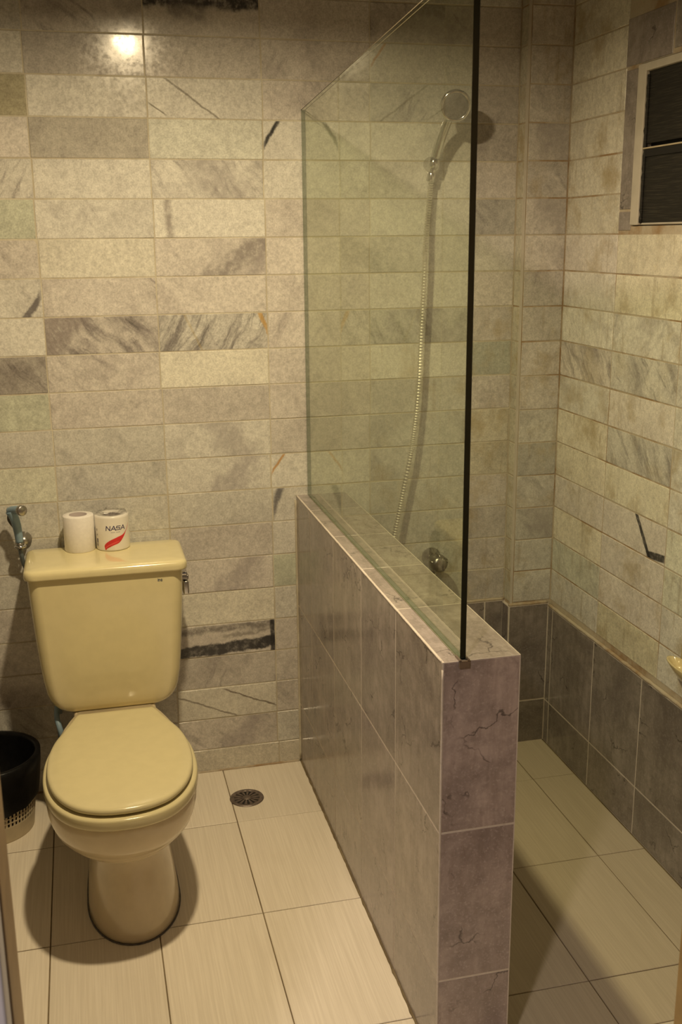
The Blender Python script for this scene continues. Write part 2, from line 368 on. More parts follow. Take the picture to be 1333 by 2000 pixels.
# rows from the top of the picture: A left of the toilet, B, C, D by the glass, E and F in the shower
TT = {
 1:  [(.86,N_,.3),(.80,PK,.9),(.92,PK,.3,'m_blacktop'),(.86,PK,.4),(.80,PK,.8,'m_cloud2'),(.85,PK,.4)],
 2:  [(1.0,N_,.2),(.74,PK,.5),(.86,PK,.4),(.90,PK,.8),(.95,N_,.3,'m_rust'),(.86,PK,.3)],
 3:  [(.66,(1,.95,.72),.3),(1.04,N_,.2),(1.02,N_,.15,'m_thin2'),(.98,PK,.5),(.80,N_,.9),(.78,PK,.5)],
 4:  [(.98,PK,.3),(.70,(1,.97,.92),.25),(1.06,(.97,1,.95),.15),(1.05,N_,.15,'m_diag'),(1.0,N_,.3),(.76,PK,.4)],
 5:  [(.96,N_,.9),(1.04,N_,.25),(1.05,N_,.7,'m_cloud2'),(1.05,N_,.2),(1.02,N_,.3),(.92,PK,.3)],
 6:  [(.92,GR,.3),(1.02,N_,.5),(1.10,N_,.15,'m_smudge'),(.98,PK,.6),(1.02,N_,.4),(.74,N_,.5)],
 7:  [(.90,PK,.6),(1.05,(1,.99,.93),.1),(.98,PK,.3,'m_cloud'),(1.03,PK,.15),(.92,N_,.3),(1.0,N_,.4)],
 8:  [(1.0,N_,.5,'m_vein_left'),(.98,PK,1.0),(1.02,PK,.5),(1.02,PK,.5),(1.0,N_,.3),(1.02,PK,.2)],
 9:  [(1.02,N_,.2),(.90,PK,.6,'m_streak'),(.98,N_,.5,'m_orange'),(1.02,PK,.5),(.92,N_,1.0,'m_cloud2'),(.90,PK,.3)],
 10: [(.60,PK,.8),(.96,PK,.7),(1.14,(1,.99,.92),.15),(.95,PK,.2),(1.05,N_,.2),(.74,(.95,1,.92),.3)],
 11: [(.94,GR,.2),(.93,PK,.6),(.86,PK,.15),(.96,PK,.5),(.90,N_,.4),(.95,PK,.5)],
 12: [(.88,N_,.5),(.90,N_,.5),(1.0,N_,.4,'m_cloud2'),(.86,PK,.2),(.84,N_,.6),(.95,(1,.97,.86),.2)],
 13: [(1.02,(.97,1,.9),.2),(.88,N_,.3),(1.02,N_,.3,'m_spots'),(1.04,N_,.15,'m_rust'),(.84,N_,.4),(.90,(1,.97,.85),.5)],
 14: [(.90,N_,.5),(.90,N_,.3),(.92,N_,.2),(.98,N_,.3,'m_darkdiag'),(.84,N_,.4),(.90,PK,.4)],
 15: [(.90,N_,.5),(.92,N_,.4),(.90,PK,.3),(1.02,N_,.2),(.82,N_,.5),(.80,PK,.9)],
 16: [(.9,N_,.5),(.9,N_,.5),(1.0,PK,.3,'m_spots'),(.92,GR,.3),(.9,N_,.4),(.90,PK,.5)],
 17: [(.9,PK,.6),(.9,N_,.5),(1.12,(1,.99,.92),.12),(.95,N_,.2),(.86,N_,.4),(.82,PK,.4)],
 18: [(.9,PK,.7),(.9,N_,.5),(.98,PK,.3,'m_band'),(.92,PK,.3),(.9,N_,.5),(.9,N_,.5)],
 19: [(.9,PK,.7),(.9,N_,.5),(.84,PK,1.0),(.90,PK,.4),(.9,N_,.5),(.9,N_,.5)],
 20: [(.9,N_,.6),(.9,N_,.5),(1.02,(1,.99,.94),.15,'m_thin'),(.90,PK,.6),(.9,N_,.5),(.9,N_,.5)],
 21: [(.9,N_,.6),(.9,N_,.5),(.94,PK,.6,'m_spots'),(.92,N_,.3),(.9,N_,.5),(.9,N_,.5)],
 22: [(.92,N_,.4),(.9,N_,.5),(.94,(1,.97,.9),.2),(.94,(1,.97,.9),.2),(.9,N_,.5),(.9,N_,.5)],
}
XC = [-.61, -.305, 0.0, .305, .606, .911, XP]
# the vertical joints wander a little from row to row, as hand laid tiles do
for k in range(len(ZR)-1):
    z0, z1 = ZR[k], ZR[k+1]
    r = 22 - k
    xs = [XL] + [x + (0 if i in (0, 6) else random.uniform(-.0022, .0022)) for i, x in enumerate(XC)]
    row = TT.get(r)
    for i in range(len(xs)-1):
        x0, x1 = xs[i], xs[i+1]
        if x0 > XR and z1 < .48: continue
        if x0 < XH < x1 and z1 < .80: x1 = XH-.0005          # cut where the partition meets the wall
        zz0 = z0
        if x0 > XR and z0 < .481 < z1: zz0 = .481
        m, tint = M['marble'], None
        if row and i >= 1 and i-1 < 6:
            e = row[i-1]; tint = tn(*e[:3]); m = M[e[3]] if len(e) > 3 else (M['m_stain'] if i >= 5 and r > 8 else M['marble_b'] if random.random() < .3 else m)
        else: tint = tn(random.uniform(.78, 1.0), random.choice((N_, PK, N_)), random.uniform(.2, .8))
        tile(wb, '-y', 0.0, x0, x1, zz0, z1, m, tint, gap=.0028 if i < 5 else .0034, tilt=.0035, jit=.0005)
# grey skirting tiles of the shower on the back wall
MB().box(XR, XP+.002, -.0078, .004, 0, .4775).build('skirting_bed', M['grout_white'], wb)
GX = [XR, .62, .80, .98, XP]
def gt(lo=.86, hi=1.12):
    v = random.uniform(lo, hi); return (v, v*random.uniform(.97, 1.0), v*random.uniform(.95, 1.0), 1)
for i in range(len(GX)-1):
    for z0, z1 in ((0, .147), (.147, .478)):
        tile(wb, '-y', -.0085, GX[i], GX[i+1], z0, z1, M['grey'], gt(.7,.8), gap=.0035, t=.010)

# ---- right wall with the window opening
WY0, WY1, WZ0, WZ1 = -.474, -1.02, 1.632, 1.99
wr = MB()
for a in ((.14, YD, -.05, 1.624), (.14, -.44, 1.624, 2.012), (-1.05, YD, 1.624, 2.012), (.14, YD, 2.012, ZC)):
    wr.box(XW+.0010, XW+.14, a[1], a[0], a[2], a[3])
wr = wr.build('wall_right', M['grout_rust']); tag(wr, 'right wall of the shower with marble tiles, grey skirting and window', 'wall', kind='structure')
YC = [YP, -.368, -.703, -1.02, -1.34, -1.66, YD]
RT = {  # column nearest the corner, second, third
 7: [(.95,PK,.3),(.95,(1,.97,.86),.3),(.95,N_,.3)], 8: [(1.0,N_,.2),(1.05,(1,.98,.86),.2),(1.0,N_,.2)],
 9: [(1.0,N_,.6),(.95,N_,.9),(.9,N_,.5)], 10: [(.92,PK,.9,'m_grey_right'),(.90,N_,.6,'m_grey_right'),(.9,N_,.5)], 11: [(.95,N_,.6),(.96,PK,.3),(.9,N_,.5)],
 12: [(1.0,(1,.97,.88),.2),(.84,N_,1.0,'m_grey_right'),(.9,N_,.6)], 13: [(1.0,(1,.97,.87),.2),(1.02,(1,.985,.88),.2),(.92,N_,.5)], 14: [(.92,PK,.4),(.92,PK,.2,'m_slash_right'),(1.0,(.97,1,.92),.3)],
 15: [(1.0,(1,.97,.86),.2),(.92,PK,.3),(.95,(.97,1,.92),.5)], 16: [(.82,(.96,1,.92),.5),(.96,PK,.2),(.92,N_,.4)], 17: [(.86,N_,.5),(.88,(1,.97,.8),.3),(.9,N_,.3)],
}
for k in range(len(ZR)-1):
    z0, z1 = ZR[k], ZR[k+1]; r = 22-k
    if z1 < .48: continue
    zz0 = max(z0, .472)
    if z1-zz0 < .012: continue
    for i in range(len(YC)-1):
        y1, y0 = YC[i], YC[i+1]
        jit = random.uniform(-.003, .003)
        if z1 > 1.612 and z0 < 2.12 and i in (1, 2):                    # round the window
            if z0 < 1.60: tile(wr, '-x', XW, y0, y1, z0, 1.624, M['marble'], tn(.95, (1,.97,.86), .3), gap=.003)
            continue
        e = RT.get(r, [(random.uniform(.82, 1.0), random.choice((N_, PK)), random.uniform(.3, .7)) for _ in range(3)])
        if i == 0 and r <= 6: e = [(random.uniform(.86, .95), (1., .98, .91), .35)]
        q = e[i] if i < len(e) else (random.uniform(.82, 1.0), N_, .5)
        m = M[q[3]] if len(q) > 3 else (M['m_stain'] if random.random() < .55 else M['m_stain_b'])
        tile(wr, '-x', XW, y0, y1, zz0, z1, m, tn(q[0]*1.22, *q[1:3]), gap=.0032, tilt=.003, jit=.0005)
MB().box(XW-.0078, XW+.004, YD, YP, 0, .4615).build('skirting_bed', M['grout_white'], wr)
GY = [YP-.006, -.094, -.374, -.648, -.928, -1.208, -1.488, -1.70, YD]
for i in range(len(GY)-1):
    for z0, z1 in ((0, .143), (.143, .462)):
        tile(wr, '-x', XW-.0085, GY[i+1], GY[i], z0, z1, M['grey'], gt(.74,.86), gap=.0035, t=.010)
cau = MB()                                                     # mortar bead along the top of the skirting
pts = [(XW-.0045, y, .4655+.0018*mnoise.noise((0, y*40, 0))) for y in [YP-.004-.02*i for i in range(90)]]
cau.tube(pts, [.0055+.0016*mnoise.noise((3, p[1]*55, 1)) for p in pts], 8); cau.build('mortar_bead', M['grout_rust'], wr, True)
cau = MB(); pts = [(x, -.0035, .481+.0018*mnoise.noise((0, x*40, 0))) for x in [XR+.012*i for i in range(44)]]
cau.tube(pts, [.0052+.0014*mnoise.noise((3, p[0]*55, 1)) for p in pts], 8); cau.build('mortar_bead', M['grout_rust'], wb, True)

# ---- pillar in the corner
wp = MB().box(XP+.0010, XW+.02, YP+.0010, .01, 0, ZC).build('wall_pillar', M['grout_rust'])
tag(wp, 'shallow marble tiled pillar in the corner of the shower', 'wall', kind='structure')
for k in range(len(ZR)-1):
    z0, z1 = ZR[k], ZR[k+1]; r = 22-k
    if z1 < .48: continue
    zz0 = max(z0, .479)
    if z1-zz0 < .012: continue
    v = {9:.85, 10:.95, 13:.72, 14:.9, 15:.78}.get(r, random.uniform(.78, .95))
    tile(wp, '-y', YP, XP+.008, XW-.001, zz0, z1, M['m_cloud2'] if r in (4, 6, 15) else M['m_stain'], tn(v, PK if r < 12 else N_, .5), gap=.0032, tilt=.003, jit=.0004)
    tile(wp, '-x', XP, YP+.006, -.001, zz0, z1, M['m_stain_b'], tn(random.uniform(.8, .95), (1,.97,.86), .3), gap=.003, tilt=.002)
MB().box(XP-.0078, XW-.008, YP-.0078, -.008, 0, .4735).build('skirting_bed', M['grout_white'], wp)
for z0, z1 in ((0, .147), (.147, .474)):
    tile(wp, '-y', YP-.0085, XP-.006, XW-.009, z0, z1, M['grey'], gt(.7,.8), gap=.0035, t=.010)
    tile(wp, '-x', XP-.0085, YP-.006, -.009, z0, z1, M['grey'], gt(.7,.8), gap=.0035, t=.010)
MB().box(XP-.0006, XP+.0065, YP-.0006, YP+.0045, .48, ZC-.01).build('corner_bead', M['white_paint'], wp)
cau = MB(); pts = [(x, YP-.0035, .4765+.0018*mnoise.noise((0, x*40, 5))) for x in [XP-.006+.01*i for i in range(14)]]
cau.tube(pts, .0055, 8); cau.build('mortar_bead', M['grout_rust'], wp, True)

# ---- remaining shell
wl = MB().box(XL-.12, XL, YD, .02, -.05, ZC).build('wall_left', M['plaster']); tag(wl, 'plain plastered left wall beside the waste bin', 'wall', kind='structure')
ce = MB().box(XL-.12, XW+.14, -3.5, .14, ZC, ZC+.1).build('ceiling', M['plaster']); tag(ce, 'plain plastered ceiling above the bathroom', 'ceiling', kind='structure')
DX0, DX1, DZ = -.330, .522, 2.10
wf = MB(); Y0 = YD-.115
for a in ((XL-.12, DX0-.03, -.05, ZC), (DX1+.03, XW+.14, -.05, ZC), (DX0-.03, DX1+.03, DZ+.03, ZC)):
    wf.box(a[0], a[1], Y0, YD, a[2], a[3])
wf = wf.build('wall_front', M['outer']); wf.data.materials.append(M['wood'])
for p_ in wf.data.polygons:
    if p_.normal.y > .9: p_.material_index = 1
tag(wf, 'painted front wall round the doorway in the foreground', 'wall', kind='structure')
do = empty('door_1', (0, 0, 0)); tag(do, 'open doorway with a brown wooden frame in the near foreground', 'door frame', kind='structure')
bevel(MB().box(DX0-.03, DX0, YD-.085, YD+.012, 0, DZ).build('jamb', M['wood'], do), .003)
bevel(MB().box(DX1, DX1+.03, YD-.085, YD+.012, 0, DZ).build('jamb', M['wood_y'], do), .003)
bevel(MB().box(DX0-.03, DX1+.03, YD-.085, YD+.012, DZ, DZ+.03).build('head_jamb', M['wood'], do), .003)
for x0, x1 in ((DX0-.075, DX0-.002), (DX1+.002, DX1+.075)):
    bevel(MB().box(x0, x1, YD-.128, YD-.086, 0, DZ+.06).build('casing', M['outer'], do), .004)

# ---- floor
fl = MB().box(XL-.12, XW+.14, -3.5, .14, -.08, -.0022).build('floor', M['grout_floor']); tag(fl, 'floor of cream tiles with fine lengthwise streaks', 'floor', kind='structure')
FXL = [XL, -.630, -.378, -.126, .127, XH-.001]; FYL = [0, -.311, -.742, -1.176, -1.61, -2.03]
for i in range(5):
    for j in range(5):
        v = random.uniform(.96, 1.03)
        tile(fl, '+z', 0.0, FXL[i], FXL[i+1], FYL[j+1], FYL[j], M['floor'], (v, v, v*.99, 1), gap=.0026 if i != 1 else .0036, jit=.0003, tilt=.0012)
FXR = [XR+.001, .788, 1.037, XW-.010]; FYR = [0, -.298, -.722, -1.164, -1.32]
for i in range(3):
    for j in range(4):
        v = random.uniform(.70, .76)  # shower tiles tinted darker to stand for light absorbed by the glass
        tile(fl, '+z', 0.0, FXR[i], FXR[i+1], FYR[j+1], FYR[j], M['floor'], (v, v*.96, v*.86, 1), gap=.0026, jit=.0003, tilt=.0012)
FXF = [XH-.001, .631, .788, 1.037, XW-.010]; FYF = [-1.32, -1.61, -2.03]
for i in range(4):
    for j in range(2):
        tile(fl, '+z', 0.0, FXF[i], FXF[i+1], FYF[j+1], FYF[j], M['floor'], (.98,.98,.96,1), gap=.0026)

# ---- partition (half wall)
wh = MB().box(XH+.0005, XR-.0005, YF+.0005, -.0, -.02, ZT-.0005).build('wall_partition', M['grout_white'])
tag(wh, 'low grey tiled partition wall between toilet and shower', 'wall', kind='structure')
PY = [-.001, -.190, -.468, -.748, -1.027, YF]; PZ = [0, .197, .521, ZT]
for i in range(5):
    for j in range(3):
        tile(wh, '-x', XH, PY[i+1], PY[i], PZ[j], PZ[j+1], M['grey'], gt(.92,1.06), gap=.0044, bev=.0005)
        tile(wh, '+x', XR, PY[i+1], PY[i], PZ[j], PZ[j+1], M['grey'], gt(.92,1.06), gap=.0044, bev=.0005)
for j in range(3): tile(wh, '-y', YF, XH+.0012, XR-.0005, PZ[j], PZ[j+1], M['grey'], (1.22, 1.13, 1.14, 1), gap=.0038, bev=.0008)  # front tiles tinted brighter than the sides to make up for weak hallway light
for i in range(5): tile(wh, '+z', ZT, XH+.0022, XR-.0005, PY[i+1], PY[i], M['grey'], gt(1.0,1.1), gap=.003, bev=.0008)
pts = [(XH+.0012, -.002-.012*i, ZT-.0012+.0006*mnoise.noise((1, i*.9, 0))) for i in range(110)]
MB().tube(pts, [.0022+.0009*mnoise.noise((7, i*.63, 2)) for i in range(110)], 6).build('grout_bead', M['grout_white'], wh, True)
pts = [(XH+.0014, YF+.0014, .01+.02*i) for i in range(43)]
MB().tube(pts, [.0021+.0004*mnoise.noise((7, i*.63, 9)) for i in range(43)], 6).build('grout_bead', M['grout_white'], wh, True)
pts = [(XH-.002, -.003, .01+.02*i) for i in range(43)]
MB().tube(pts, [.004+.0014*mnoise.noise((2, i*.63, 9)) for i in range(43)], 6).build('grout_bead', M['grout'], wh, True)
pts = [(XH-.001, -.004-.013*i, .0) for i in range(101)]
MB().tube(pts, [.0035+.0022*mnoise.noise((5, i*.5, 3)) for i in range(101)], 6).build('dirt_bead', M['grout_floor'], wh, True)
pts = [(-.5+.01*i, -.001, .001) for i in range(88)]
MB().tube(pts, [.004+.002*mnoise.noise((5, i*.5, 13)) for i in range(88)], 6).build('mortar_bead', M['grout_rust'], wb, True)

# ---- window
wn = empty('window_1'); tag(wn, 'small high shower window with white frame and dark mesh', 'window', kind='structure')
fr = MB(); fx0, fx1 = XW-.006, XW+.10; b = .040
fr.box(fx0, fx1, WY0, WY0+b, WZ0-.006, WZ1+.02); fr.box(fx0, fx1, WY1-b, WY1, WZ0-.006, WZ1+.02)
fr.box(fx0, fx1, WY1, WY0, WZ1, WZ1+.02); fr.box(XW+.003, fx1, WY1, WY0, WZ0-.006, WZ0)
MB().box(XW+.02, XW+.03, WY1-.03, WY0+.03, WZ0-.05, WZ1+.05).build('dark_backing', M['dark'], wn)
bevel(fr.build('window_frame', M['white_paint'], wn), .003)
MB().box(XW+.004, XW+.012, WY1, WY0, 1.822, WZ1).build('mesh_screen', M['screen'], wn)
MB().box(XW+.004, XW+.012, WY1, WY0, WZ0, 1.806).build('mesh_screen', M['screen'], wn)
bevel(MB().box(XW-.003, XW+.014, WY1, WY0, 1.808, 1.812).build('glazing_bar', M['binp'], wn), .001)
MB().box(XW+.0, XW+.02, WY1, WY0, 1.790, 1.808).build('glazing_bar', M['dark'], wn)
pts = [(XW+.002, WY0-.003, WZ0+.01*i) for i in range(36)]
MB().tube(pts, [.0045+.003*mnoise.noise((5, i*.8, 21)) for i in range(36)], 6).build('sealant', M['screen'], wn, True)
# grey tiles round the window
for (y0, y1, z0, z1) in ((-.432, -.366, 1.665, 2.006), (-.432, -.366, 1.612, 1.662), (-.585, -.362, 2.012, 2.128), (-.82, -.588, 2.022, 2.128), (-1.05, -.823, 2.022, 2.128)):
    tile(wr, '-x', XW-.001, y0, y1, z0, z1, M['grey'], gt(.95,1.05), gap=.0035, t=.010)

# ------------------------------------------------------------------ shower screen
gs = empty('shower_screen', (.417, YF, ZT)); tag(gs, 'clear greenish glass shower screen standing on the tiled partition', 'glass screen')
g = MB(); x0, x1 = .4115-.417, .4225-.417; ya, yb = -.004-YF, .004
za, zb = 1.938-ZT, 2.02-ZT; lo = -.002
def gz(t): return za+(zb-za)*t
g.add([(x0,ya,.0006),(x0,yb,.0006),(x0,yb,zb),(x0,ya,za)], [(0,1,2,3)], 0); g.add([(x1,ya,.0006),(x1,yb,.0006),(x1,yb,zb),(x1,ya,za)], [(3,2,1,0)], 0)
g.add([(x0,yb,.0006),(x1,yb,.0006),(x1,yb,zb),(x0,yb,zb)], [(0,1,2,3)], 1); g.add([(x0,ya,.0006),(x1,ya,.0006),(x1,ya,za),(x0,ya,za)], [(3,2,1,0)], 2)
g.add([(x0,yb,zb),(x1,yb,zb),(x1,ya,za),(x0,ya,za)], [(0,1,2,3)], 0); g.add([(x0,ya,.0006),(x1,ya,.0006),(x1,yb,.0006),(x0,yb,.0006)], [(0,1,2,3)], 2)
pane = g.build('glass_pane', [M['glass'], M['gedge'], M['gedge2']], gs, recalc=False)
import bmesh as _bm
b_ = _bm.new(); b_.from_mesh(pane.data); _bm.ops.remove_doubles(b_, verts=b_.verts, dist=1e-5); _bm.ops.recalc_face_normals(b_, faces=b_.faces); b_.to_mesh(pane.data); b_.free()
c = MB(); c.box(x0-.004, x1+.004, -.006, -.0005, -.012, .001); c.box(x0-.004, x0-.0006, -.006, .02, .0, .004); c.box(x1+.0006, x1+.004, -.006, .02, .0, .004)
c.build('metal_clip', M['clip'], gs)
for xx in (x0, x1):
    MB().tube([(xx, yb, zb), (xx, ya, za)], .0008, 6).build('top_arris', M['arris'], gs, True)
for xx in (x0-.0012, x1+.0012):
    MB().tube([(xx, .004+.02*i, .0006) for i in range(65)], .0012, 5).build('silicone_seal', M['seal'], gs, True)

# ------------------------------------------------------------------ toilet
TX = -.189
to = empty('toilet', (TX, -.45, 0)); tag(to, 'cream ceramic close-coupled toilet with its lid down', 'toilet')
def P(x, y, z): return Vector((x, y+.45, z))
NB = 56
def egg(w, yf, yb, yc, z, nf=2.0, nb=2.4, xo=0.0):
    out = []
    for i in range(NB):
        a = 2*PI*i/NB; s, c = math.sin(a), math.cos(a); n = nf if c > 0 else nb
        x = w*math.copysign(abs(s)**(2/n), s); y = yc + (yf-yc if c > 0 else yc-yb)*math.copysign(abs(c)**(2/n), c)
        out.append(P(x+xo, y, z))
    return out
bo = MB(); lv = [
 (.0, .110, -.783, -.20, -.60, .012), (.004, .112, -.786, -.20, -.60, .012), (.03, .110, -.783, -.20, -.60, .012), (.08, .104, -.773, -.20, -.60, .011), (.13, .094, -.760, -.20, -.59, .010),
 (.165, .082, -.752, -.19, -.63, .009), (.195, .074, -.746, -.18, -.65, .008), (.205, .076, -.748, -.17, -.65, .007), (.214, .096, -.770, -.16, -.62, .004), (.224, .126, -.796, -.15, -.60, .002),
 (.238, .147, -.815, -.14, -.60, 0), (.252, .160, -.826, -.13, -.61, 0), (.258, .1625, -.828, -.13, -.61, 0), (.262, .1680, -.835, -.13, -.61, 0), (.280, .1735, -.843, -.13, -.615, 0), (.30, .1770, -.849, -.13, -.62, 0), (.322, .1785, -.852, -.13, -.62, 0),
 (.338, .1775, -.852, -.13, -.62, 0), (.345, .1745, -.849, -.13, -.62, 0), (.348, .169, -.843, -.13, -.62, 0)]
bo.loft([egg(w, yf, yb, yc, z, 2.05, 2.0 if z > .2 else 2.3, xo) for z, w, yf, yb, yc, xo in lv])
bo.build('bowl', M['ceramic_bowl'], to, True)
dk = MB(); dk.loft([[P(p.x, p.y, z) for p in rrect(-w, w, -.34, -.03, .03, 0)] for z, w in ((.22, .085), (.26, .10), (.335, .112), (.343, .110), (.346, .105))])
dk.build('deck', M['ceramic_bowl'], to, True)
BR = MB().lathe([(.0, 0), (.0085, 0), (.0085, .012), (.0, .012)], 14, Matrix.Translation(P(.079, -.700, .212)) @ Matrix.Rotation(math.radians(62), 4, 'X'))
BR.build('side_hole_plug', M['dark'], to, True)
ring_b = MB().tube([P(p.x, p.y, .0015) for p in [Vector((q.x, q.y-.45, 0)) for q in (lambda e: e+e[:2])(egg(.113, -.788, -.20, -.60, 0, 2.05, 2.3, .012))]], .0022, 5).build('base_seal', M['rubber'], to, True)
lidpts = [(-.350,.100),(-.362,.106),(-.40,.1195),(-.45,.139),(-.50,.1565),(-.56,.168),(-.62,.1715),(-.68,.169),(-.74,.157),(-.79,.1355),(-.83,.104),(-.853,.066),(-.862,.034),(-.865,0)]
def lid_loop(z, d, ext=0., sh=0.0):
    half = spline([(w, y, 0) for y, w in lidpts], 5); pts = [(p.x, p.y) for p in half]; pts += [(-x, y) for x, y in pts[-2::-1]]
    out = []
    for k, (x, y) in enumerate(pts):
        a = pts[max(k-1, 0)]; b = pts[min(k+1, len(pts)-1)]; tx, ty = b[0]-a[0], b[1]-a[1]; l = math.hypot(tx, ty) or 1
        nx, ny = -ty/l, tx/l
        if nx*x + ny*(y+.6) < 0: nx, ny = -nx, -ny
        out.append(P(x+nx*d, y+ny*d, z))
    return out
def slab(z0, z1, d, r):
    return [lid_loop(z0, d-r), lid_loop(z0+r*.3, d-r*.3), lid_loop(z0+r, d), lid_loop(z1-r, d), lid_loop(z1-r*.55, d-r*.16), lid_loop(z1-r*.2, d-r*.5), lid_loop(z1, d-r*1.3), lid_loop(z1+.0015, d-.03)]
MB().loft(slab(.3520, .3800, .0095, .006)).build('seat_ring', M['seat'], to, True)
MB().loft(slab(.3845, .401, -.001, .007)).build('seat_lid', M['seat'], to, True)
for s in (-1, 1):
    MB().lathe([(0,0),(.013,0),(.014,.006),(.014,.03),(.011,.036),(0,.037)], 16, Matrix.Translation(P(s*.068, -.327, .346))).build('hinge', M['seat'], to, True)
tk = MB(); prof = [(.345,.100,.030),(.3455,.122,.020),(.350,.140,.012),(.358,.1525,.007),(.370,.164,.004),(.386,.1725,.002),(.405,.1785,.001),(.44,.1845,0),(.49,.190,-.001),(.56,.195,-.003),(.65,.2005,-.005),(.738,.2047,-.006),(.7415,.205,-.006),(.742,.205,-.006)]
tk.loft([[P(p.x, p.y, z) for p in rrect(-w, w, -.232+dy, -.03, .032, 0, 8)] for z, w, dy in prof])
tk.build('tank', M['ceramic'], to, True)
tl = MB(); hw_, r = .2145, .013
lp = lambda z, d: [P(p.x+.002, p.y, z) for p in rrect(-hw_+d, hw_-d, -.249+d, -.016-d, max(.030-d, .008), 0, 8)]
tl.loft([lp(.738, .010), lp(.738, .004), lp(.7395, .001), lp(.743, 0), lp(.752, 0), lp(.757, .001), lp(.761, .0035), lp(.7635, .0075), lp(.765, .014), lp(.7655, .05)])
tl.build('tank_lid', M['ceramic'], to, True)
hb = MB().box(.2035, .222, -.150+.45, -.112+.45, .692, .703).build('flush_lever', M['chrome'], to); bevel(hb, .003)
h2 = MB().box(.205, .226, -.142+.45, -.118+.45, .676, .690).build('lever_boss', M['chrome_dull'], hb); bevel(h2, .003)
h3 = MB().box(.2085, .2255, -.150+.45, -.106+.45, .636, .675).build('lever_paddle', M['chrome'], hb); bevel(h3, .004)
# ---- maker's mark on the tank: small letters drawn as ribbons
def strokes(mb, lines, w, fn, mi=0):
    for ln in lines:
        pts = [Vector((a[0], a[1], 0)) for a in ln]
        for i in range(len(pts)-1):
            a, b = pts[i], pts[i+1]; d = (b-a); L = d.length
            if L < 1e-6: continue
            d /= L; n = Vector((-d.y, d.x, 0))*w/2; e = d*w/2; k = max(1, int(L/.35))
            q = [(a-e)+(b+e-(a-e))*j/k for j in range(k+1)]; v = []
            for p in q: v += [fn(p-n), fn(p+n)]
            mb.add(v, [(2*j, 2*j+2, 2*j+3, 2*j+1) for j in range(k)], mi)
LET = {'i': [[(.1, 0), (.1, .62)], [(.1, .86), (.1, .9)]], 'n': [[(0, 0), (0, .62)], [(0, .5), (.22, .64), (.42, .5), (.42, 0)]],
       'a': [[(.42, .62), (.42, 0)], [(.42, .5), (.2, .64), (0, .45), (0, .18), (.2, 0), (.42, .15)]],
       'N': [[(0, 0), (0, 1), (.75, 0), (.75, 1)]], 'A': [[(0, 0), (.48, 1), (.92, 0)], [(.2, .32), (.78, .32)]],
       'S': [[(.86, .92), (.12, .92), (.06, .54), (.80, .50), (.80, .08), (.0, .08)]]}
lg = MB(); x = 0
def fl_(p): return P(.1345 + p.x*.0075, -.2385+.0002, .7105 + p.y*.0085)
for ch, adv in (('i', .35), ('n', .75), ('a', .7)):
    strokes(lg, [[(a[0]+x, a[1]) for a in l] for l in LET[ch]], .17, fl_); x += adv
lg.build('maker_mark', M['logo'], to)

# ------------------------------------------------------------------ toilet rolls
ZL = .7657
r1 = empty('toilet_roll', (-.2525, -.062, ZL)); tag(r1, 'unwrapped white toilet roll on the tank lid, left one', 'toilet roll', 'toilet rolls on the tank')
MB().lathe([(.024,.0),(.0405,.0),(.042,.002),(.042,.098),(.041,.1),(.0245,.1005)], 48).build('paper', M['paper'], r1, True)
MB().lathe([(.0245,.1002),(.0238,.1),(.0236,.002),(.0242,.001)], 40).build('core', M['card'], r1, True)
bpy.data.objects[r1.name].rotation_euler = (0, 0, .3)
r2 = empty('wrapped_toilet_roll', (-.162, -.062, ZL)); tag(r2, 'toilet roll in white printed wrapper with red swoosh and NASA lettering', 'toilet roll', 'toilet rolls on the tank')
RR = .0470
MB().lathe([(.0,.0),(.043,.0),(.046,.0015),(RR,.004),(RR,.092),(.0462,.097),(.043,.099),(.030,.098),(.024,.093)], 56).build('wrapper', M['wrap'], r2, True)
MB().lathe([(.0243,.0935),(.022,.090),(.021,.02),(.0,.02)], 32).build('core', M['card'], r2, True)
fm = MB(); loops = []
for k, (r, z) in enumerate([(.0455,.0965),(.041,.1010),(.033,.1005),(.022,.0985),(.010,.0975),(.002,.098)]):
    loops.append([Vector((r*math.cos(2*PI*i/40), r*math.sin(2*PI*i/40), z + .0035*mnoise.noise((i*.9, k*1.3, 4)) * (1 if k else .2) + (.004 if (i % 9 == 3 and k in (1, 2)) else 0))) for i in range(40)])
fm.loft(loops, False, True).build('film_top', M['film'], r2, True)
VIEW = math.atan2(-2.9839+.062, -.2133+.162)      # side of the roll that faces into the room
def cyl(u, z, r=RR+.0004):                        # u = arc length to the right of the front line
    a = VIEW + u/RR; return Vector((r*math.cos(a), r*math.sin(a), z))
nm = MB(); x = 0
def fn_(p): return cyl(-.0175+(p.x+.12*p.y)*.0136, .0600 + p.y*.0120)
for ch, adv in (('N', 1.0), ('A', .98), ('S', 1.02), ('A', .9)):
    strokes(nm, [[(a[0]+x, a[1]) for a in l] for l in LET[ch]], .155, fn_); x += adv
nm.build('lettering', M['navy'], r2)
sub = MB()
for k in range(9):
    a = -.004+k*.0029
    if k == 4: continue
    sub.add([cyl(a, .0535), cyl(a+.0016, .0535), cyl(a+.0016, .0547), cyl(a, .0547)], [(0,1,2,3)])
sub.build('small_print', M['navy'], r2)
def ribbon(name, mat, lo, hi, off=0.):
    mb = MB(); n = 40; A = spline([(a[0], a[1], 0) for a in lo], 10); B = spline([(a[0], a[1], 0) for a in hi], 10); v = []
    for p, q in zip(A, B):
        for t in range(5): s = p+(q-p)*t/4; v.append(cyl(s.x, s.y, RR+.0003+off))
    m = len(A); mb.add(v, [(i*5+t, (i+1)*5+t, (i+1)*5+t+1, i*5+t+1) for i in range(m-1) for t in range(4)])
    return mb.build(name, mat, r2, True)
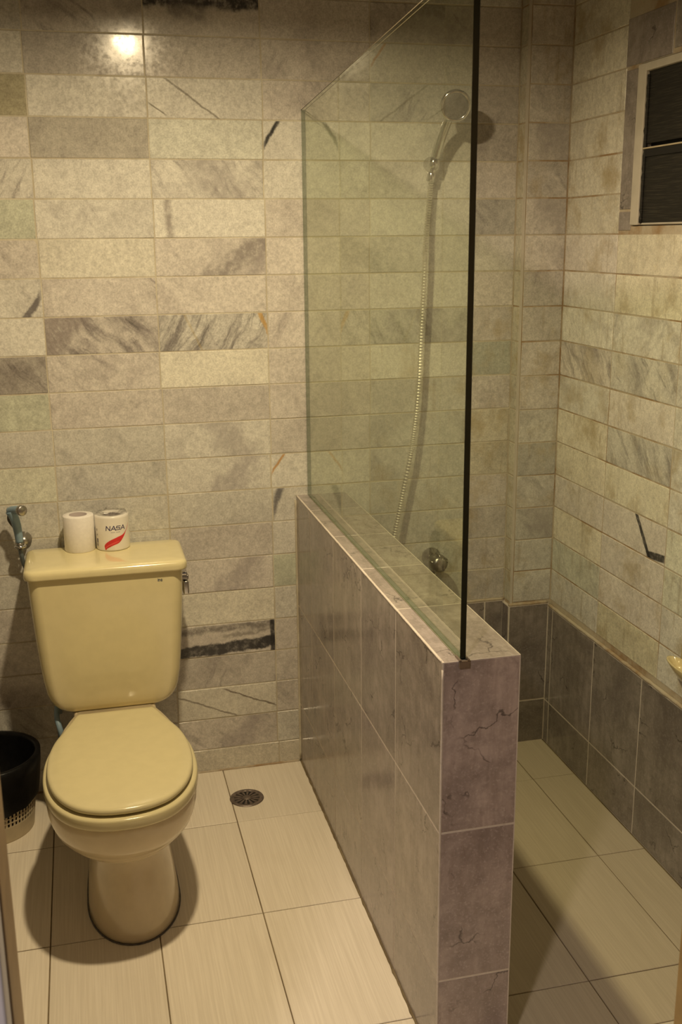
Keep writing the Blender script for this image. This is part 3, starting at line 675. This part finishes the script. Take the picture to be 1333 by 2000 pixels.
lo_ = [(-.0105,.0035),(-.0075,.0085),(.004,.0165),(.017,.0235),(.0265,.037),(.034,.052),(.041,.0655),(.046,.0795)]
hi_ = [(-.0125,.0055),(-.0130,.018),(-.003,.0300),(.013,.0395),(.026,.0455),(.0345,.0555),(.0415,.0685),(.0465,.0805)]
wid = lambda P_: [(-.0233+(u+.0125)*1.38, z) for u, z in P_]
ribbon('red_swoosh', M['red'], wid(lo_), wid(hi_))
ribbon('swoosh_highlight', M['red2'], wid([(-.011,.009),(-.004,.0155),(.008,.0225),(.0175,.0275)]), wid([(-.0115,.011),(-.005,.0185),(.007,.0255),(.0175,.0292)]), .0003)
sd = MB()
for k, (z0, z1, w) in enumerate([(.012,.020,.003),(.022,.034,.0045),(.042,.047,.002),(.056,.062,.002)]):
    sd.add([cyl(-.052, z0), cyl(-.052+w, z0), cyl(-.052+w, z1), cyl(-.052, z1)], [(0,1,2,3)])
sd.build('side_print', M['navy'], r2)

# ------------------------------------------------------------------ bidet sprayer on the wall
bs = empty('bidet_sprayer', (-.413, -.03, .80)); tag(bs, 'blue-grey hand bidet sprayer with chrome nozzle on the wall', 'bidet sprayer')
L_ = lambda x, y, z: Vector((x+.413, y+.03, z-.80))
body = [(-.414,-.052,.797),(-.4155,-.055,.825),(-.4185,-.060,.853),(-.424,-.064,.876),(-.430,-.066,.890)]
sp_ = spline(body, 6); MB().tube([L_(*p) for p in sp_], [.0105+.0035*(i/len(sp_)) for i in range(len(sp_))], 16).build('handle', M['blue'], bs, True)
hd = spline([(-.434,-.060,.889),(-.424,-.070,.893),(-.412,-.082,.8955),(-.404,-.092,.896)], 6)
MB().tube([L_(*p) for p in hd], [.009+.0035*i/len(hd) for i in range(len(hd))], 16).build('neck', M['blue'], bs, True)
d = Vector((.55, -.83, .06)).normalized(); q = Vector((0,0,1)).rotation_difference(d).to_matrix().to_4x4()
MB().lathe([(.0,-.004),(.0125,-.004),(.0145,0),(.0145,.010),(.0125,.0125),(0,.0125)], 24, Matrix.Translation(L_(-.4015,-.096,.897)) @ q).build('nozzle', M['chrome_dull'], bs, True)
trg = MB().tube([L_(*p) for p in spline([(-.436,-.057,.878),(-.437,-.052,.862),(-.431,-.049,.848),(-.425,-.050,.840)], 5)], .0042, 10).build('trigger', M['rubber'], bs, True)
MB().tube([L_(-.414,-.052,.798), L_(-.4135,-.051,.775)], [.0098, .0085], 14).build('hose_nut', M['chrome_dull'], bs, True)
bh = empty('sprayer_holder', (-.405, 0, .79)); tag(bh, 'small chrome wall holder gripping the bidet sprayer', 'wall holder')
MB().lathe([(0,0),(.022,0),(.022,.006),(.014,.012),(.012,.030),(0,.030)], 24, Matrix.Rotation(PI/2, 4, 'X')).build('rose', M['chrome_dull'], bh, True)
MB().tube([Vector((-.0085+.0135*math.cos(a), -.051+.0135*math.sin(a), -.006+dz)) for dz in (0,) for a in [math.radians(60-280*k/18) for k in range(19)]], .004, 8).build('ring', M['chrome'], bh, True)
hs = MB().tube(spline([(-.4135,-.051,.776),(-.4125,-.045,.755),(-.409,-.030,.725),(-.395,-.0165,.685),(-.372,-.0155,.62),(-.355,-.0155,.50),(-.345,-.0155,.36),(-.345,-.014,.27),(-.345,-.004,.255)], 10), .0062, 10).build('sprayer_hose', M['blue_hose'], None, True)
tag(hs, 'thin grey hose running from the bidet sprayer down behind the tank', 'hose')
sh = MB(); sh.tube(spline([(-.335,-.13,.352),(-.345,-.16,.345),(-.347,-.19,.322),(-.338,-.21,.285),(-.335,-.19,.24),(-.345,-.10,.20),(-.35,-.0,.19)], 10), .0075, 10)
sh = sh.build('supply_hose', M['blue'], None, True); tag(sh, 'blue-grey water supply hose under the left side of the tank', 'hose')

# ------------------------------------------------------------------ waste bin and its liner
bx, by = -.545, -.160
wbn = empty('waste_bin', (bx, by, 0)); tag(wbn, 'beige plastic waste bin with slotted side beside the toilet', 'waste bin')
def br(z): return .112+.026*z/.222
bm_ = MB(); n = 132
zz = [0, .004, .045, .050, .060, .0635, .0735, .077, .087, .0905, .1005, .104, .214, .222]
loops = [[Vector((br(z)*math.cos(2*PI*i/n), br(z)*math.sin(2*PI*i/n), z)) for i in range(n)] for z in zz]
v = [p for l in loops for p in l]; f = [tuple(range(n-1, -1, -1))]
for k in range(len(zz)-1):
    for i in range(n):
        if k in (3, 5, 7, 9) and i % 2 == 0: continue             # open slots
        j = (i+1) % n; f.append((k*n+i, k*n+j, (k+1)*n+j, (k+1)*n+i))
bm_.add(v, f); bo_ = bm_.build('bin_body', M['binp'], wbn, True, recalc=False)
so = bo_.modifiers.new('solid', 'SOLIDIFY'); so.thickness = .002; so.offset = -1
bl_ = MB(); n = 64; loops = []
def bp(i, r, z): return Vector((r*math.cos(2*PI*i/n), r*math.sin(2*PI*i/n), z))
prof = [(-.050,.075,0),(-.038,.078,0),(-.012,.15,0),(-.0075,.215,0),(-.0072,.2255,.2),(-.002,.2265,.4),(.0045,.224,.5),(.0055,.19,1),(.006,.15,1),(.0065,.115,1.2),(.005,.098,1.0)]
for k, (dr, z, wv) in enumerate(prof):
    l = []
    for i in range(n):
        nz = mnoise.noise((math.cos(2*PI*i/n)*2.2, math.sin(2*PI*i/n)*2.2, k*.35)); nf = mnoise.noise((math.cos(2*PI*i/n)*7, math.sin(2*PI*i/n)*7, k*.22))
        a_ = 2*PI*i/n
        zz_ = z + (.016*math.sin(a_+.4)+.008*nz)*max(0, (k-7))/3 if k > 7 else z + .002*nz*wv
        rad = br(max(min(zz_, .222), 0)) + dr + (.0022*nf if k > 6 else .004*nf if k < 3 else 0) + (.0022 if k > 5 else 0)
        l.append(bp(i, rad, zz_))
    loops.append(l)
bl_.loft(loops, True, False)
bl2 = bl_.build('bin_liner', M['bag'], None, True, loc=(bx, by, 0)); tag(bl2, 'black plastic bag lining the waste bin and folded over its rim', 'bin bag')

# ------------------------------------------------------------------ floor drain
dr_ = empty('floor_drain', (.173, -.188, 0)); tag(dr_, 'round tarnished metal floor drain with radial slots', 'floor drain')
MB().lathe([(.038,.0010),(.040,.0026),(.0475,.0030),(.0500,.0016),(.0505,.0003)], 48).build('rim', M['drain'], dr_, True)
MB().lathe([(.0,.0007),(.040,.0007)], 40).build('cavity', M['dark'], dr_)
MB().lathe([(.0,.0034),(.010,.0032),(.0125,.0022),(.0125,.0008)], 24).build('hub', M['drain'], dr_, True)
def spoke():
    mb = MB(); v = []
    for r, w in ((.0115, .0012), (.039, .0052)):
        v += [(r, -w, .0008), (r, w, .0008), (r, w*.8, .0026), (r, -w*.8, .0026)]
    mb.add(v, [(0,1,2,3),(7,6,5,4),(0,4,5,1),(1,5,6,2),(2,6,7,3),(3,7,4,0)]); return mb
s0 = spoke().build('spoke', M['drain'], dr_)
for k in range(1, 14):
    o = s0.copy(); COL.objects.link(o); o.parent = dr_; o.rotation_euler = (0, 0, 2*PI*k/14)

# ------------------------------------------------------------------ shower set
HB = Vector((.782, 0, 1.800))
hh = empty('shower_holder', HB); tag(hh, 'chrome wall bracket holding the hand shower', 'shower bracket')
MB().lathe([(0,0),(.020,0),(.020,.007),(.012,.014),(.011,.030),(0,.030)], 24, Matrix.Rotation(PI/2, 4, 'X')).build('rose', M['chrome'], hh, True)
ax = Vector((.19, -.22, 1)).normalized(); q = Vector((0,0,1)).rotation_difference(ax).to_matrix().to_4x4()
MB().lathe([(.012,-.016),(.0165,-.015),(.0165,.014),(.013,.016)], 24, Matrix.Translation((-.002,-.040,0)) @ q).build('cradle', M['chrome'], hh, True)
hsw = empty('hand_shower', HB + Vector((-.002, -.040, 0))); tag(hsw, 'chrome hand shower with round grey face on the shower wall', 'hand shower')
hp = [(-.004,.006,-.03),(.0,.0,.0),(.006,-.012,.035),(.013,-.026,.070),(.020,-.044,.100),(.026,-.062,.122)]
sp_ = spline(hp, 6); MB().tube(sp_, [.0105+.0030*math.sin(PI*i/len(sp_)) for i in range(len(sp_))], 16).build('handle', M['chrome'], hsw, True)
hc = Vector((.031, -.083, .143)); d = Vector((-.22, -.93, -.30)).normalized(); q = Vector((0,0,1)).rotation_difference(d).to_matrix().to_4x4()
Mh = Matrix.Translation(hc) @ q
MB().lathe([(0,-.026),(.018,-.025),(.033,-.018),(.041,-.008),(.0425,.002),(.041,.008),(.036,.010),(.034,.0085)], 40, Mh).build('head', M['chrome'], hsw, True)
fc = MB().lathe([(0,.0105),(.020,.0105),(.0325,.0095),(.0345,.007)], 36, Mh).build('spray_face', plain('grey_spray_face', (.13, .115, .10), .5, var=.1), hsw, True)
nz = MB()
for rr_, cnt in ((.008, 6), (.016, 12), (.024, 18), (.030, 24)):
    for k in range(cnt):
        a = 2*PI*k/cnt; nz.lathe([(0.0011,.010),(.0009,.0125),(0,.0127)], 6, Mh @ Matrix.Translation((rr_*math.cos(a), rr_*math.sin(a), 0)))
nzo = nz.build('nozzles', M['rubber'], fc); nzo['kind'] = 'stuff'
MB().lathe([(.0108,-.012),(.0125,-.010),(.0125,.012),(.0108,.014)], 16, Matrix.Translation((-.005,.007,-.036)) @ Vector((0,0,1)).rotation_difference(Vector((.1,-.2,1))).to_matrix().to_4x4()).build('hose_nut', M['chrome'], hsw, True)
hose = spline([(.775,-.031,1.755),(.769,-.034,1.689),(.760,-.042,1.619),(.754,-.05,1.549),(.751,-.05,1.464),(.747,-.05,1.378),(.743,-.05,1.290),(.740,-.05,1.201),(.733,-.05,1.111),(.724,-.05,1.035),(.715,-.05,.974),(.696,-.05,.882),(.681,-.05,.804),(.665,-.05,.725),(.655,-.052,.66),(.655,-.06,.60),(.672,-.07,.545),(.71,-.075,.52),(.755,-.075,.530),(.782,-.072,.552),(.7878,-.064,.580)], 40)
acc = [hose[0]]
for p in hose[1:]:
    if (p-acc[-1]).length > .0026: acc.append(p)
ho = MB().tube(acc, [.0082 if i % 2 else .0062 for i in range(len(acc))], 10).build('shower_hose', M['hose'], None, False)
tag(ho, 'ribbed chrome shower hose hanging down the shower wall', 'shower hose')
fa = empty('shower_valve', (.800, 0, .640)); tag(fa, 'round chrome shower valve low on the shower wall behind the partition', 'shower valve')
RX = Matrix.Rotation(PI/2, 4, 'X')
MB().lathe([(0,0),(.030,0),(.030,.005),(.018,.012),(.016,.045),(0,.045)], 28, RX).build('rose', M['chrome'], fa, True)
MB().lathe([(0,.046),(.021,.046),(.0265,.052),(.0275,.070),(.024,.088),(.016,.094),(0,.095)], 28, RX).build('knob', M['chrome_dull'], fa, True)
for k in range(5):
    a = 2*PI*k/5+.3; MB().tube([Vector((.0265*math.cos(a), -.054, .0265*math.sin(a))), Vector((.0285*math.cos(a), -.070, .0285*math.sin(a))), Vector((.023*math.cos(a), -.088, .023*math.sin(a)))], .004, 8).build('grip_rib', M['chrome_dull'], fa, True)
MB().tube([(-.008,-.032,-.012), (-.0115,-.056,-.040), (-.012,-.062,-.055)], [.010,.0095,.009], 12).build('outlet', M['chrome'], fa, True)

# ------------------------------------------------------------------ soap dish on the right wall
sd_ = empty('soap_dish', (XW, -.885, .60)); tag(sd_, 'cream glazed soap dish fixed to the right wall above the skirting', 'soap dish')
pl_ = [[Vector((x, y, z)) for y, z in ((p.x, p.y) for p in rrect(-.062+i_, .062-i_, -.030+i_, .075-i_, .012, 0))] for x, i_ in ((-.001, 0), (-.008, 0), (-.011, .003))]
MB().loft(pl_).build('back_plate', M['cream_dish'], sd_, True)
tr_ = MB(); lps = []
for z, s_, dx in ((-.055,.60,.020),(-.050,.72,.027),(-.030,.95,.040),(-.012,1.12,.050),(-.008,1.12,.050),(-.009,1.05,.046),(-.026,.86,.036),(-.034,.70,.026)):
    lps.append([Vector((-.006-(dx*(.5-.5*math.cos(min(a,2*PI-a)))) if True else 0, .072*s_*math.sin(a)*(1 if True else 1), z)) for a in [2*PI*k/36 for k in range(36)]])
tr_.loft(lps).build('tray', M['cream_dish'], sd_, True)

# ------------------------------------------------------------------ ceiling lamp
lp_ = empty('ceiling_lamp', (LAMP.x, LAMP.y, ZC)); tag(lp_, 'round surface mounted downlight on the ceiling in front of the toilet', 'ceiling lamp')
dz = LAMP.z-ZC
MB().lathe([(0,-.001),(.062,-.001),(.062,dz+.004),(.060,dz),(.053,dz),(.052,dz+.012)], 40).build('housing', M['white_paint'], lp_, True)
MB().lathe([(.052,dz+.013),(.0,dz+.013)], 32).build('diffuser', M['lamp'], lp_, True)

h_ = empty('hallway_lamp', (HALL.x, HALL.y, ZC)); tag(h_, 'plain round hallway ceiling lamp outside the doorway', 'ceiling lamp')
dz = HALL.z-ZC
MB().lathe([(0,-.001),(.10,-.001),(.10,dz+.006),(.096,dz+.001),(.088,dz+.001),(.086,dz+.006)], 40).build('housing', M['white_paint'], h_, True)
MB().lathe([(.086,dz+.008),(.0,dz+.008)], 32).build('diffuser', M['lamp'], h_, True)
